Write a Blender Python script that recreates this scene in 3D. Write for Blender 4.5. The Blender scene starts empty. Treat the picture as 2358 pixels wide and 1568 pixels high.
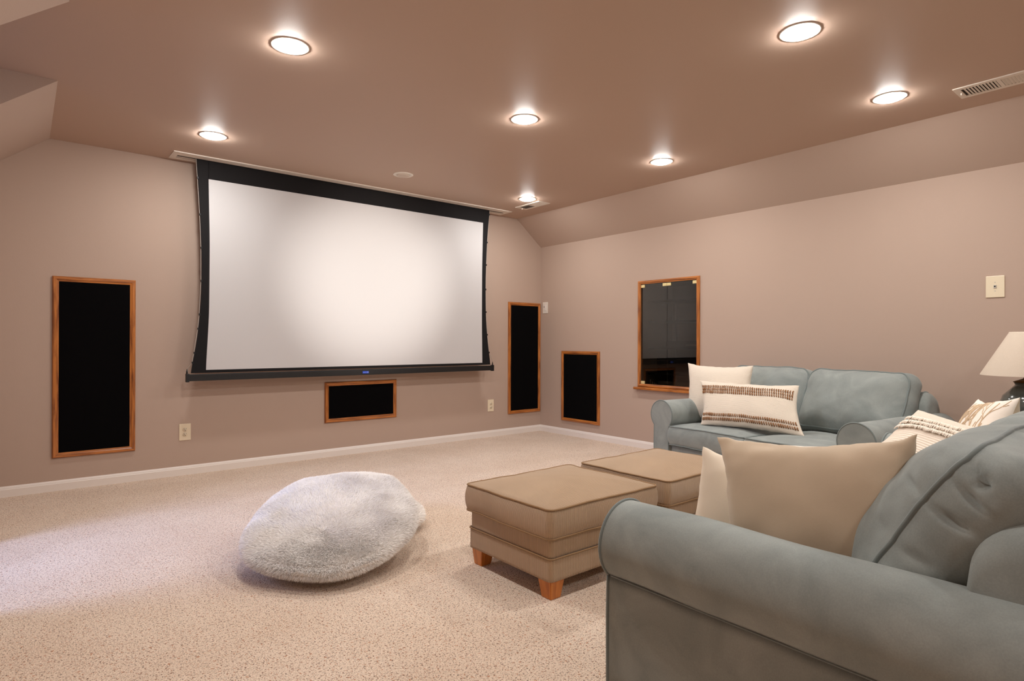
import bpy, bmesh, math, random
from mathutils import Vector, Matrix, noise
from mathutils.geometry import tessellate_polygon
PI = math.pi
rad = math.radians
random.seed(7)
scene = bpy.context.scene
COL = scene.collection

# ------------------------------------------------------------------ camera
F_PX, YAW, PITCH, ROLL = 1376.8, rad(39.4), rad(0.08), rad(0.148)
CAM = Vector((0.0, 0.0, 1.05))
fw = Vector((math.sin(YAW)*math.cos(PITCH), math.cos(YAW)*math.cos(PITCH), math.sin(PITCH)))
rt0 = Vector((math.cos(YAW), -math.sin(YAW), 0.0))
up0 = rt0.cross(fw)
rt = rt0*math.cos(ROLL) + up0*math.sin(ROLL)
up = -rt0*math.sin(ROLL) + up0*math.cos(ROLL)
cd = bpy.data.cameras.new('camera')
cd.sensor_width = 36.0
cd.lens = F_PX/2358.0*36.0
cd.clip_start = 0.02
cam = bpy.data.objects.new('camera', cd)
COL.objects.link(cam)
m = Matrix.Identity(4)
for i in range(3):
    m[i][0] = rt[i]; m[i][1] = up[i]; m[i][2] = -fw[i]; m[i][3] = CAM[i]
cam.matrix_world = m
scene.camera = cam

# ------------------------------------------------------------------ light and exposure
scene.view_settings.view_transform = 'Standard'
scene.view_settings.look = 'None'
scene.view_settings.gamma = 1.0
scene.view_settings.exposure = 0.0
scene.view_settings.use_curve_mapping = False
world = bpy.data.worlds.new('overcast_sky')
scene.world = world
world.use_nodes = True
world.node_tree.nodes['Background'].inputs[0].default_value = (0.45, 0.6, 1.0, 1)
world.node_tree.nodes['Background'].inputs[1].default_value = 1.0

LAMP_EMIT = 276.0
LAMP_COL = (1.0, 0.99, 0.96, 1)

def link_light(name, ld, loc, direction):
    o = bpy.data.objects.new(name, ld)
    COL.objects.link(o)
    o.location = loc
    o.rotation_euler = Vector(direction).to_track_quat('-Z', 'Y').to_euler()
    return o
# daylight entering by the dormer window on the left
ld = bpy.data.lights.new('dormer_daylight', 'AREA')
ld.shape = 'RECTANGLE'; ld.size = 0.8; ld.size_y = 1.1
ld.energy = 13.0; ld.color = (0.42, 0.55, 1.0); ld.spread = rad(75)
link_light('dormer_daylight', ld, (-1.56, 3.55, 1.55), (1.0, 0.0, -0.75))
# added spot high behind the camera, no projector built, for the screen's bright patch
ld = bpy.data.lights.new('screen_hotspot_fill', 'SPOT')
ld.energy = 1050.0; ld.color = (1.0, 0.95, 0.88)
ld.spot_size = rad(21); ld.spot_blend = 1.0; ld.shadow_soft_size = 0.04
link_light('screen_hotspot_fill', ld, (2.46, -0.45, 2.2), Vector((2.52, 5.08, 1.62))-Vector((2.46, -0.45, 2.2)))

# ------------------------------------------------------------------ materials
def srgb(r, g, b):
    def c(v):
        v /= 255.0
        return v/12.92 if v <= 0.04045 else ((v+0.055)/1.055)**2.4
    return (c(r), c(g), c(b), 1.0)

def mat(name, col, rough=0.6, spec=0.3, metal=0.0, sheen=0.0, noise_amt=0.0, noise_scale=5.0,
        bump=0.0, bump_scale=200.0, col2=None, coat=0.0, detail=4.0):
    mt = bpy.data.materials.new(name); mt.use_nodes = True
    nt = mt.node_tree; b = nt.nodes['Principled BSDF']
    b.inputs['Base Color'].default_value = col
    b.inputs['Roughness'].default_value = rough
    b.inputs['Specular IOR Level'].default_value = spec
    b.inputs['Metallic'].default_value = metal
    b.inputs['Sheen Weight'].default_value = sheen
    b.inputs['Coat Weight'].default_value = coat
    tc = nt.nodes.new('ShaderNodeTexCoord')
    if noise_amt or col2:
        n = nt.nodes.new('ShaderNodeTexNoise'); n.inputs['Scale'].default_value = noise_scale
        n.inputs['Detail'].default_value = detail
        nt.links.new(tc.outputs['Object'], n.inputs['Vector'])
        r = nt.nodes.new('ShaderNodeValToRGB')
        c2 = col2 or tuple(min(1, v*(1+noise_amt)) for v in col[:3])+(1,)
        c1 = col if col2 else tuple(v*(1-noise_amt) for v in col[:3])+(1,)
        r.color_ramp.elements[0].position = 0.34; r.color_ramp.elements[0].color = c1
        r.color_ramp.elements[1].position = 0.66; r.color_ramp.elements[1].color = c2
        nt.links.new(n.outputs['Fac'], r.inputs[0])
        nt.links.new(r.outputs[0], b.inputs['Base Color'])
    if bump:
        n2 = nt.nodes.new('ShaderNodeTexNoise'); n2.inputs['Scale'].default_value = bump_scale
        n2.inputs['Detail'].default_value = 3
        nt.links.new(tc.outputs['Object'], n2.inputs['Vector'])
        bp = nt.nodes.new('ShaderNodeBump'); bp.inputs['Strength'].default_value = bump
        bp.inputs['Distance'].default_value = 0.004
        nt.links.new(n2.outputs['Fac'], bp.inputs['Height'])
        nt.links.new(bp.outputs[0], b.inputs['Normal'])
    return mt

def add_wave_bump(mt, scale, axis='X', coord='UV', strength=0.5, dist=0.002, distort=0.0, colmix=None):
    nt = mt.node_tree; b = nt.nodes['Principled BSDF']
    tc = nt.nodes.new('ShaderNodeTexCoord')
    w = nt.nodes.new('ShaderNodeTexWave'); w.wave_type = 'BANDS'; w.bands_direction = axis
    w.inputs['Scale'].default_value = scale; w.inputs['Distortion'].default_value = distort
    w.inputs['Detail'].default_value = 2.0
    nt.links.new(tc.outputs[coord], w.inputs['Vector'])
    bp = nt.nodes.new('ShaderNodeBump'); bp.inputs['Strength'].default_value = strength
    bp.inputs['Distance'].default_value = dist
    nt.links.new(w.outputs['Fac'], bp.inputs['Height'])
    old = b.inputs['Normal'].links
    if old: nt.links.new(old[0].from_socket, bp.inputs['Normal'])
    nt.links.new(bp.outputs[0], b.inputs['Normal'])
    if colmix:
        src = b.inputs['Base Color'].links[0].from_socket if b.inputs['Base Color'].links else None
        mx = nt.nodes.new('ShaderNodeMix'); mx.data_type = 'RGBA'; mx.blend_type = 'MULTIPLY'
        mx.inputs[0].default_value = 1.0
        rp = nt.nodes.new('ShaderNodeValToRGB')
        rp.color_ramp.elements[0].color = (colmix, colmix*0.96, colmix*0.9, 1)
        rp.color_ramp.elements[1].color = (1, 1, 1, 1)
        nt.links.new(w.outputs['Fac'], rp.inputs[0])
        if src: nt.links.new(src, mx.inputs[6])
        else: mx.inputs[6].default_value = b.inputs['Base Color'].default_value
        nt.links.new(rp.outputs[0], mx.inputs[7])
        nt.links.new(mx.outputs[2], b.inputs['Base Color'])
    return mt

def emit_mat(name, col, s):
    mt = bpy.data.materials.new(name); mt.use_nodes = True
    nt = mt.node_tree; nt.nodes.clear()
    o = nt.nodes.new('ShaderNodeOutputMaterial'); e = nt.nodes.new('ShaderNodeEmission')
    e.inputs[0].default_value = col; e.inputs[1].default_value = s
    nt.links.new(e.outputs[0], o.inputs[0])
    return mt

M_WALL = mat('wall_paint', srgb(184, 161, 146), rough=0.75, spec=0.25, bump=0.12, bump_scale=260)
M_CEIL = mat('ceiling_paint', srgb(190, 164, 146), rough=0.55, spec=0.3, bump=0.08, bump_scale=300)
M_TRIM = mat('white_trim_paint', srgb(232, 222, 214), rough=0.4, spec=0.4)
M_WHITE = mat('white_enamel', srgb(228, 218, 206), rough=0.45, spec=0.4)
M_PLATE = mat('almond_plastic', srgb(232, 216, 188), rough=0.35, spec=0.5)
M_DARKSLOT = mat('dark_slot', srgb(40, 30, 24), rough=0.8)
M_SCREEN = mat('screen_fabric', srgb(201, 198, 198), rough=0.6, spec=0.25, bump=0.03, bump_scale=400)
M_BLACKFAB = mat('black_masking_fabric', srgb(26, 24, 25), rough=0.8, spec=0.2)
M_GRILLE = mat('black_grille_cloth', srgb(9, 8, 9), rough=0.95, spec=0.05, bump=0.2, bump_scale=700)
M_BAR = mat('black_metal_bar', srgb(20, 19, 20), rough=0.45, spec=0.5)
M_BLUE = mat('blue_badge', srgb(50, 80, 190), rough=0.4)
M_SILVER = mat('silver_print', srgb(190, 200, 225), rough=0.4)
M_BRASS = mat('brass_clip', srgb(238, 218, 160), rough=0.35, metal=0.4, spec=0.5)
M_BULB = emit_mat('lit_bulb', LAMP_COL, LAMP_EMIT)
M_LINEN = mat('shade_linen', srgb(224, 208, 190), rough=0.9, spec=0.1, bump=0.25, bump_scale=500)
M_CERAMIC = mat('grey_green_glaze', srgb(82, 88, 84), rough=0.15, spec=0.6, noise_amt=0.25, noise_scale=14, coat=0.6)
M_BRONZE = mat('aged_bronze', srgb(96, 68, 34), rough=0.35, metal=0.8)
M_CREAM = mat('cream_woven', srgb(232, 218, 200), rough=0.95, spec=0.1, sheen=0.3, bump=0.7, bump_scale=330)
M_CREAMBACK = mat('cream_cotton', srgb(236, 222, 202), rough=0.95, spec=0.1, sheen=0.2, bump=0.08, bump_scale=400)
M_TAN = mat('tan_linen', srgb(200, 180, 156), rough=0.95, spec=0.08, sheen=0.2, noise_amt=0.04, noise_scale=6, bump=0.09, bump_scale=600)
M_BROWNYARN = mat('brown_yarn', srgb(150, 108, 76), rough=0.95, spec=0.1)
M_BOUCLE = mat('cream_boucle', srgb(240, 224, 204), rough=1.0, spec=0.05, bump=1.0, bump_scale=150)
M_WHITECOT = mat('white_cotton', srgb(242, 232, 220), rough=0.95, spec=0.1, bump=0.1, bump_scale=150)
M_FUR = mat('white_faux_fur', srgb(252, 246, 241), rough=0.9, spec=0.1, noise_amt=0.03, noise_scale=7)
M_FURBASE = mat('fur_backing', srgb(240, 232, 224), rough=1.0, spec=0.05)
M_DARKWOOD = mat('dark_shelf', srgb(28, 25, 24), rough=0.5)
M_CABIN = mat('cabinet_inside', srgb(168, 158, 144), rough=0.8)
M_STEEL = mat('shelf_standard', srgb(190, 186, 178), rough=0.5)
M_DEVICE = mat('black_electronics', srgb(14, 14, 15), rough=0.35, spec=0.5)
M_SKIRT = mat('window_frame_paint', srgb(235, 232, 228), rough=0.5)

# oak
def oak(name, axis):
    mt = mat(name, srgb(176, 106, 48), rough=0.32, spec=0.45, coat=0.25)
    nt = mt.node_tree; b = nt.nodes['Principled BSDF']
    tc = nt.nodes.new('ShaderNodeTexCoord'); mp = nt.nodes.new('ShaderNodeMapping')
    s = [38, 38, 38]; s[axis] = 3.0
    mp.inputs['Scale'].default_value = s
    nt.links.new(tc.outputs['Object'], mp.inputs[0])
    n = nt.nodes.new('ShaderNodeTexNoise'); n.inputs['Scale'].default_value = 1.6; n.inputs['Detail'].default_value = 6
    n.inputs['Distortion'].default_value = 0.6
    nt.links.new(mp.outputs[0], n.inputs['Vector'])
    r = nt.nodes.new('ShaderNodeValToRGB')
    r.color_ramp.elements[0].position = 0.32; r.color_ramp.elements[0].color = srgb(120, 62, 22)
    r.color_ramp.elements[1].position = 0.6; r.color_ramp.elements[1].color = srgb(190, 116, 52)
    nt.links.new(n.outputs['Fac'], r.inputs[0]); nt.links.new(r.outputs[0], b.inputs['Base Color'])
    return mt
OAK = [oak('oak_along_x', 0), oak('oak_along_y', 1), oak('oak_along_z', 2)]
M_LEGWOOD = oak('maple_leg', 2)
for n_ in M_LEGWOOD.node_tree.nodes:
    if n_.type == 'VALTORGB':
        n_.color_ramp.elements[0].color = srgb(176, 98, 36); n_.color_ramp.elements[1].color = srgb(204, 124, 52)

# suede-like microfibre, brushed patches lighter and darker
def suede(name):
    mt = bpy.data.materials.new(name); mt.use_nodes = True
    nt = mt.node_tree; b = nt.nodes['Principled BSDF']
    b.inputs['Roughness'].default_value = 0.85
    b.inputs['Specular IOR Level'].default_value = 0.15
    b.inputs['Sheen Weight'].default_value = 0.2
    b.inputs['Sheen Roughness'].default_value = 0.5
    tc = nt.nodes.new('ShaderNodeTexCoord')
    n = nt.nodes.new('ShaderNodeTexNoise'); n.inputs['Scale'].default_value = 5.5
    n.inputs['Detail'].default_value = 5; n.inputs['Roughness'].default_value = 0.55; n.inputs['Distortion'].default_value = 0.9
    nt.links.new(tc.outputs['Object'], n.inputs['Vector'])
    r = nt.nodes.new('ShaderNodeValToRGB')
    e = r.color_ramp.elements
    e[0].position = 0.34; e[0].color = srgb(130, 136, 133)
    e[1].position = 0.66; e[1].color = srgb(149, 154, 150)
    nt.links.new(n.outputs['Fac'], r.inputs[0])
    f = nt.nodes.new('ShaderNodeTexNoise'); f.inputs['Scale'].default_value = 300; f.inputs['Detail'].default_value = 2
    nt.links.new(tc.outputs['Object'], f.inputs['Vector'])
    mx = nt.nodes.new('ShaderNodeMix'); mx.data_type = 'RGBA'; mx.blend_type = 'OVERLAY'; mx.inputs[0].default_value = 0.14
    nt.links.new(r.outputs[0], mx.inputs[6]); nt.links.new(f.outputs['Fac'], mx.inputs[7])
    nt.links.new(mx.outputs[2], b.inputs['Base Color'])
    g = nt.nodes.new('ShaderNodeTexNoise'); g.inputs['Scale'].default_value = 9; g.inputs['Detail'].default_value = 3
    nt.links.new(tc.outputs['Object'], g.inputs['Vector'])
    bp = nt.nodes.new('ShaderNodeBump'); bp.inputs['Strength'].default_value = 0.12; bp.inputs['Distance'].default_value = 0.02
    nt.links.new(g.outputs['Fac'], bp.inputs['Height'])
    nt.links.new(bp.outputs[0], b.inputs['Normal'])
    return mt
M_SUEDE = suede('blue_grey_suede')
M_SUEDEPIPE = mat('suede_piping', srgb(118, 126, 124), rough=0.85, spec=0.15, sheen=0.3)
M_CORD = mat('tan_corduroy', srgb(206, 174, 142), rough=0.95, spec=0.08, sheen=0.25, noise_amt=0.05, noise_scale=4)
add_wave_bump(M_CORD, 62.0, 'X', 'UV', 0.9, 0.0025, 0.15, 0.62)
M_CORDPIPE = mat('corduroy_piping', srgb(150, 120, 90), rough=0.95, spec=0.08)
M_KNITROW = mat('cream_ribbed_knit', srgb(246, 230, 214), rough=1.0, spec=0.05, sheen=0.3, bump=0.3, bump_scale=250)
add_wave_bump(M_KNITROW, 26.0, 'Y', 'UV', 0.7, 0.004, 0.3, 0.93)
add_wave_bump(M_CREAM, 42.0, 'Y', 'UV', 0.35, 0.002, 0.4)

# carpet
def carpet():
    mt = bpy.data.materials.new('speckled_beige_carpet'); mt.use_nodes = True
    nt = mt.node_tree; b = nt.nodes['Principled BSDF']
    b.inputs['Roughness'].default_value = 1.0; b.inputs['Specular IOR Level'].default_value = 0.05
    b.inputs['Sheen Weight'].default_value = 0.2
    tc = nt.nodes.new('ShaderNodeTexCoord')
    big = nt.nodes.new('ShaderNodeTexNoise'); big.inputs['Scale'].default_value = 2.2; big.inputs['Detail'].default_value = 3
    nt.links.new(tc.outputs['Object'], big.inputs['Vector'])
    r0 = nt.nodes.new('ShaderNodeValToRGB')
    r0.color_ramp.elements[0].position = 0.35; r0.color_ramp.elements[0].color = srgb(230, 206, 184)
    r0.color_ramp.elements[1].position = 0.65; r0.color_ramp.elements[1].color = srgb(241, 220, 200)
    nt.links.new(big.outputs['Fac'], r0.inputs[0])
    last = r0.outputs[0]
    for sc, lo, hi, c in ((260, 0.50, 0.70, srgb(186, 156, 132)), (190, 0.55, 0.70, srgb(250, 230, 210)), (140, 0.61, 0.66, srgb(134, 90, 64)), (175, 0.62, 0.67, srgb(80, 60, 48)), (100, 0.635, 0.69, srgb(184, 122, 84))):
        n = nt.nodes.new('ShaderNodeTexNoise'); n.inputs['Scale'].default_value = sc; n.inputs['Detail'].default_value = 1.5
        n.inputs['Distortion'].default_value = 0.4
        mp = nt.nodes.new('ShaderNodeMapping'); mp.inputs['Location'].default_value = (sc, sc*0.3, 0)
        nt.links.new(tc.outputs['Object'], mp.inputs[0]); nt.links.new(mp.outputs[0], n.inputs['Vector'])
        rp = nt.nodes.new('ShaderNodeValToRGB')
        rp.color_ramp.elements[0].position = lo; rp.color_ramp.elements[0].color = (0, 0, 0, 1)
        rp.color_ramp.elements[1].position = hi; rp.color_ramp.elements[1].color = (1, 1, 1, 1)
        nt.links.new(n.outputs['Fac'], rp.inputs[0])
        ml = nt.nodes.new('ShaderNodeMath'); ml.operation = 'MULTIPLY'; ml.inputs[1].default_value = 0.85
        nt.links.new(rp.outputs[0], ml.inputs[0])
        mx = nt.nodes.new('ShaderNodeMix'); mx.data_type = 'RGBA'
        nt.links.new(ml.outputs[0], mx.inputs[0]); nt.links.new(last, mx.inputs[6]); mx.inputs[7].default_value = c
        last = mx.outputs[2]
    nt.links.new(last, b.inputs['Base Color'])
    h = nt.nodes.new('ShaderNodeTexNoise'); h.inputs['Scale'].default_value = 190; h.inputs['Detail'].default_value = 3
    nt.links.new(tc.outputs['Object'], h.inputs['Vector'])
    bp = nt.nodes.new('ShaderNodeBump'); bp.inputs['Strength'].default_value = 0.8; bp.inputs['Distance'].default_value = 0.008
    nt.links.new(h.outputs['Fac'], bp.inputs['Height'])
    h2 = nt.nodes.new('ShaderNodeTexNoise'); h2.inputs['Scale'].default_value = 7; h2.inputs['Detail'].default_value = 3
    nt.links.new(tc.outputs['Object'], h2.inputs['Vector'])
    bp2 = nt.nodes.new('ShaderNodeBump'); bp2.inputs['Strength'].default_value = 0.35; bp2.inputs['Distance'].default_value = 0.02
    nt.links.new(h2.outputs['Fac'], bp2.inputs['Height']); nt.links.new(bp2.outputs[0], bp.inputs['Normal'])
    nt.links.new(bp.outputs[0], b.inputs['Normal'])
    return mt
M_CARPET = carpet()

def glass(name, tint, rough=0.02):
    mt = bpy.data.materials.new(name); mt.use_nodes = True
    nt = mt.node_tree; nt.nodes.clear()
    o = nt.nodes.new('ShaderNodeOutputMaterial')
    t = nt.nodes.new('ShaderNodeBsdfTransparent'); t.inputs[0].default_value = tint
    g = nt.nodes.new('ShaderNodeBsdfGlossy'); g.inputs['Roughness'].default_value = rough
    g.inputs['Color'].default_value = (0.9, 0.9, 0.9, 1)
    fr = nt.nodes.new('ShaderNodeFresnel'); fr.inputs[0].default_value = 1.5
    mx = nt.nodes.new('ShaderNodeMixShader')
    nt.links.new(fr.outputs[0], mx.inputs[0]); nt.links.new(t.outputs[0], mx.inputs[1]); nt.links.new(g.outputs[0], mx.inputs[2])
    nt.links.new(mx.outputs[0], o.inputs[0])
    return mt
M_SMOKE = glass('smoked_glass', (0.58, 0.54, 0.49, 1))
M_PANE = glass('window_glass', (0.95, 0.97, 1.0, 1))

# ------------------------------------------------------------------ object helpers
def link_mesh(name, verts, faces, material, parent=None, smooth=False, uvs=None):
    me = bpy.data.meshes.new(name)
    me.from_pydata([tuple(v) for v in verts], [], faces)
    if uvs:
        ul = me.uv_layers.new(name='uv')
        k = 0
        for f in me.polygons:
            for li in f.loop_indices:
                ul.data[li].uv = uvs[k]; k += 1
    me.validate(); me.update()
    if smooth:
        for p in me.polygons: p.use_smooth = True
    me.materials.append(material)
    o = bpy.data.objects.new(name, me); COL.objects.link(o)
    if parent: o.parent = parent
    return o

def link_bm(name, bm, material, parent=None, smooth=False):
    bmesh.ops.recalc_face_normals(bm, faces=bm.faces)
    me = bpy.data.meshes.new(name); bm.to_mesh(me); bm.free()
    if smooth:
        for p in me.polygons: p.use_smooth = True
    me.materials.append(material)
    o = bpy.data.objects.new(name, me); COL.objects.link(o)
    if parent: o.parent = parent
    return o

def bx(bm, lo, hi, bevel=0.0):
    lo = Vector(lo); hi = Vector(hi)
    r = bmesh.ops.create_cube(bm, size=1.0)
    vs = r['verts']
    for v in vs:
        v.co = Vector([lo[i] + (v.co[i]+0.5)*(hi[i]-lo[i]) for i in range(3)])
    if bevel:
        es = list({e for v in vs for e in v.link_edges})
        bmesh.ops.bevel(bm, geom=es, offset=bevel, segments=2, affect='EDGES', profile=0.5)

def box_obj(name, lo, hi, material, parent=None, bevel=0.0):
    bm = bmesh.new(); bx(bm, lo, hi, bevel)
    return link_bm(name, bm, material, parent)

def empty(name, loc=(0, 0, 0), rz=0.0):
    o = bpy.data.objects.new(name, None); COL.objects.link(o)
    o.location = loc; o.rotation_euler = (0, 0, rz); o.empty_display_size = 0.1
    return o

def tag(o, label, cat, group=None):
    o['label'] = label; o['category'] = cat
    if group: o['group'] = group
    return o

def structure(o):
    o['kind'] = 'structure'; return o

def copy_tree(o, parent=None):
    c = o.copy(); COL.objects.link(c); c.parent = parent
    for ch in list(o.children): copy_tree(ch, c)
    return c

def tube_data(path, r, closed=False, seg=8, verts=None, faces=None):
    verts = [] if verts is None else verts; faces = [] if faces is None else faces
    base = len(verts); n = len(path)
    prev = None
    for i in range(n):
        a = path[(i-1) % n] if (closed or i > 0) else path[i]
        b = path[(i+1) % n] if (closed or i < n-1) else path[i]
        t = (b-a)
        if t.length < 1e-9: t = Vector((0, 0, 1))
        t.normalize()
        if prev is None:
            ref = Vector((0, 0, 1)) if abs(t.z) < 0.9 else Vector((1, 0, 0))
            s = t.cross(ref).normalized()
        else:
            s = (prev - t*prev.dot(t))
            s = s.normalized() if s.length > 1e-6 else t.cross(Vector((0, 0, 1))).normalized()
        prev = s
        q = t.cross(s)
        for k in range(seg):
            a_ = 2*PI*k/seg
            verts.append(path[i] + (s*math.cos(a_) + q*math.sin(a_))*r)
    m_ = n if closed else n-1
    for i in range(m_):
        j = (i+1) % n
        for k in range(seg):
            k2 = (k+1) % seg
            faces.append((base+i*seg+k, base+i*seg+k2, base+j*seg+k2, base+j*seg+k))
    if not closed:
        faces.append(tuple(base+k for k in range(seg))[::-1])
        faces.append(tuple(base+(n-1)*seg+k for k in range(seg)))
    return verts, faces

def tube(name, path, r, material, parent=None, closed=False, seg=8):
    v, f = tube_data([Vector(p) for p in path], r, closed, seg)
    return link_mesh(name, v, f, material, parent, True)

def lathe(name, prof, material, parent=None, seg=48, loc=(0, 0, 0), cap=True):
    verts, faces = [], []
    n = len(prof)
    for (r, z) in prof:
        for k in range(seg):
            a = 2*PI*k/seg
            verts.append((loc[0]+r*math.cos(a), loc[1]+r*math.sin(a), loc[2]+z))
    for i in range(n-1):
        for k in range(seg):
            k2 = (k+1) % seg
            faces.append((i*seg+k, i*seg+k2, (i+1)*seg+k2, (i+1)*seg+k))
    if cap:
        faces.append(tuple(range(seg))[::-1]); faces.append(tuple((n-1)*seg+k for k in range(seg)))
    return link_mesh(name, verts, faces, material, parent, True)

def rrect(w, d, r, nc=8, ns=14):
    pts = []
    cs = [(w/2-r, d/2-r, 0), (-w/2+r, d/2-r, 90), (-w/2+r, -d/2+r, 180), (w/2-r, -d/2+r, 270)]
    for i, (cx, cy, a0) in enumerate(cs):
        for k in range(nc+1):
            a = rad(a0 + 90*k/nc); pts.append(Vector((cx+r*math.cos(a), cy+r*math.sin(a), 0)))
        nx, ny, na = cs[(i+1) % 4]
        e = Vector((nx+r*math.cos(rad(na)), ny+r*math.sin(rad(na)), 0)); s = pts[-1].copy()
        for k in range(1, ns):
            pts.append(s.lerp(e, k/ns))
    return pts

def boxed_cushion(name, w, d, h, material, pipe_mat, parent, mtx=None, rc=0.04, crown=0.03, crown_b=0.01,
                  bulge=0.012, wob=0.004, pipes=(1, -1), pr=0.0055, seed=0, warp=None, crown_p=2.0, pname='piping', ns=14, topx=False):
    """a welted box cushion: boxing h high, top panel crowned; local z is its thickness"""
    ct = rrect(w, d, rc, 8, ns); n = len(ct)
    mtx = mtx or Matrix.Identity(4)
    def W(p, amp=1.0):
        q = p*6.0 + Vector((seed*3.1, seed*1.7, seed))
        p = p + noise.noise_vector(q)*wob*amp
        q = p*17.0 + Vector((seed*5.1, seed*2.7, seed))
        p = p + noise.noise_vector(q)*wob*0.35*amp
        if warp: p = warp(p)
        return p
    rows = []; uvr = []
    arc = [0.0]
    for i in range(n): arc.append(arc[-1] + (ct[(i+1) % n]-ct[i]).length)
    NT = 12 if ns < 40 else 26
    for j in range(NT, 0, -1):          # bottom cap rings centre outwards
        s = 1 - j/NT
        if s == 0: s = 0.001
        rows.append([Vector((p.x*s, p.y*s, -h/2 - crown_b*(1-s**crown_p))) for p in ct])
    NS = 8 if ns < 40 else 22
    def side(k):
        t = k/NS; return -h/2 + h*t, 1 + (bulge*4*t*(1-t))/(min(w, d)/2)
    nb = len(rows)
    for k in range(NS+1):
        z, s = side(k)
        rows.append([Vector((p.x*s, p.y*s, z)) for p in ct])
    for j in range(1, NT+1):
        s = 1 - j/NT
        if s == 0: s = 0.001
        rows.append([Vector((p.x*s, p.y*s, h/2 + crown*(1-s**crown_p))) for p in ct])
    verts = []
    for r in rows:
        for p in r: verts.append(mtx @ W(p))
    faces = []; uvs = []
    for i in range(len(rows)-1):
        is_side = nb <= i < nb+NS
        for k in range(n):
            k2 = (k+1) % n
            faces.append((i*n+k, i*n+k2, (i+1)*n+k2, (i+1)*n+k))
            if is_side:
                uvs += [(arc[k], rows[i][k].z), (arc[k+1], rows[i][k].z), (arc[k+1], rows[i+1][k].z), (arc[k], rows[i+1][k].z)]
            else:
                for (a, b) in ((i, k), (i, k2), (i+1, k2), (i+1, k)):
                    p = rows[a][b]; uvs.append((p.x, p.y) if topx else (p.y, p.x))
    o = link_mesh(name, verts, faces, material, parent, True, uvs)
    for s in pipes:
        z = s*h/2
        path = [mtx @ W(Vector((p.x*1.004, p.y*1.004, z))) for p in ct]
        tube(pname, path, pr, pipe_mat, o, True, 8)
    return o

def basis(center, normal, upv):
    n = Vector(normal).normalized(); u = Vector(upv); u = (u - n*u.dot(n)).normalized()
    x = u.cross(n)
    m_ = Matrix.Identity(4)
    for i in range(3):
        m_[i][0] = x[i]; m_[i][1] = u[i]; m_[i][2] = n[i]; m_[i][3] = center[i]
    return m_

def pillow_mesh(name, w, h, t, mats, mtx, parent=None, N=34, pull=0.07, seed=0, wob=0.006, bend=0.0, sag=0.0, shear=0.0):
    """knife-edge pillow; local x width, y height, +z front. mats = (front, back)"""
    def P(u, v, s):
        a = (1-abs(u)**2.4); b = (1-abs(v)**2.4)
        z = s*t/2*(max(a, 0)*max(b, 0))**0.5
        x = u*w/2*(1 - pull*(1-v*v)*abs(u)**1.5)
        y = v*h/2*(1 - pull*(1-u*u)*abs(v)**1.5)
        p = Vector((x, y, z))
        amp = wob*(1-0.5*abs(u*v))
        q = noise.noise_vector(p*9 + Vector((seed*7.3, seed, 0)))*amp
        edge = max(abs(u), abs(v))
        q2 = noise.noise_vector(p*28 + Vector((seed*3.3, 0, seed)))*wob*0.5*edge**3
        p = p + q + q2
        p.z += bend*(u*u) + 0.0
        p.y -= sag*(1-u*u)*(v+1)/2
        p.x -= shear*p.y
        return p
    verts = []; idx = {}
    for s in (1, -1):
        for i in range(N+1):
            for j in range(N+1):
                # denser near the edges
                u = math.sin((2*i/N-1)*PI/2); v = math.sin((2*j/N-1)*PI/2)
                e = i in (0, N) or j in (0, N)
                if s == -1 and e: idx[(s, i, j)] = idx[(1, i, j)]; continue
                idx[(s, i, j)] = len(verts); verts.append(P(u, v, s))
    faces = []; uvs = []; mi = []
    for s in (1, -1):
        for i in range(N):
            for j in range(N):
                q = [(i, j), (i+1, j), (i+1, j+1), (i, j+1)]
                if s == -1: q = q[::-1]
                faces.append(tuple(idx[(s, a, b)] for a, b in q))
                for a, b in q: uvs.append((math.sin((2*a/N-1)*PI/2)*w/2, math.sin((2*b/N-1)*PI/2)*h/2))
                mi.append(0 if s == 1 else 1)
    me = bpy.data.meshes.new(name); me.from_pydata([tuple(v) for v in verts], [], faces)
    ul = me.uv_layers.new(name='uv')
    for k in range(len(uvs)): ul.data[k].uv = uvs[k]
    for mm in mats: me.materials.append(mm)
    for p, k in zip(me.polygons, mi): p.use_smooth = True; p.material_index = k
    o = bpy.data.objects.new(name, me); COL.objects.link(o)
    if parent: o.parent = parent
    o.matrix_basis = mtx
    def surf(u, v, s=1): return P(u, v, s)
    return o, surf

# ------------------------------------------------------------------ room shell
XL, XR, YF, YB = -0.22, 4.742, 5.24, -2.6
ZC, ZK = 2.448, 2.156
XCL, XCR = 0.15, 4.373
DY0, DY1, XD = 3.07, 4.045, -1.5          # dormer alcove

structure(link_mesh('floor', [(XL-0.05, YB, 0), (XR, YB, 0), (XR, YF, 0), (XL-0.05, YF, 0), (XD, DY0, 0), (XL-0.05, DY0, 0), (XL-0.05, DY1, 0), (XD, DY1, 0)],
                    [(0, 1, 2, 3), (4, 5, 6, 7)], M_CARPET))
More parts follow.
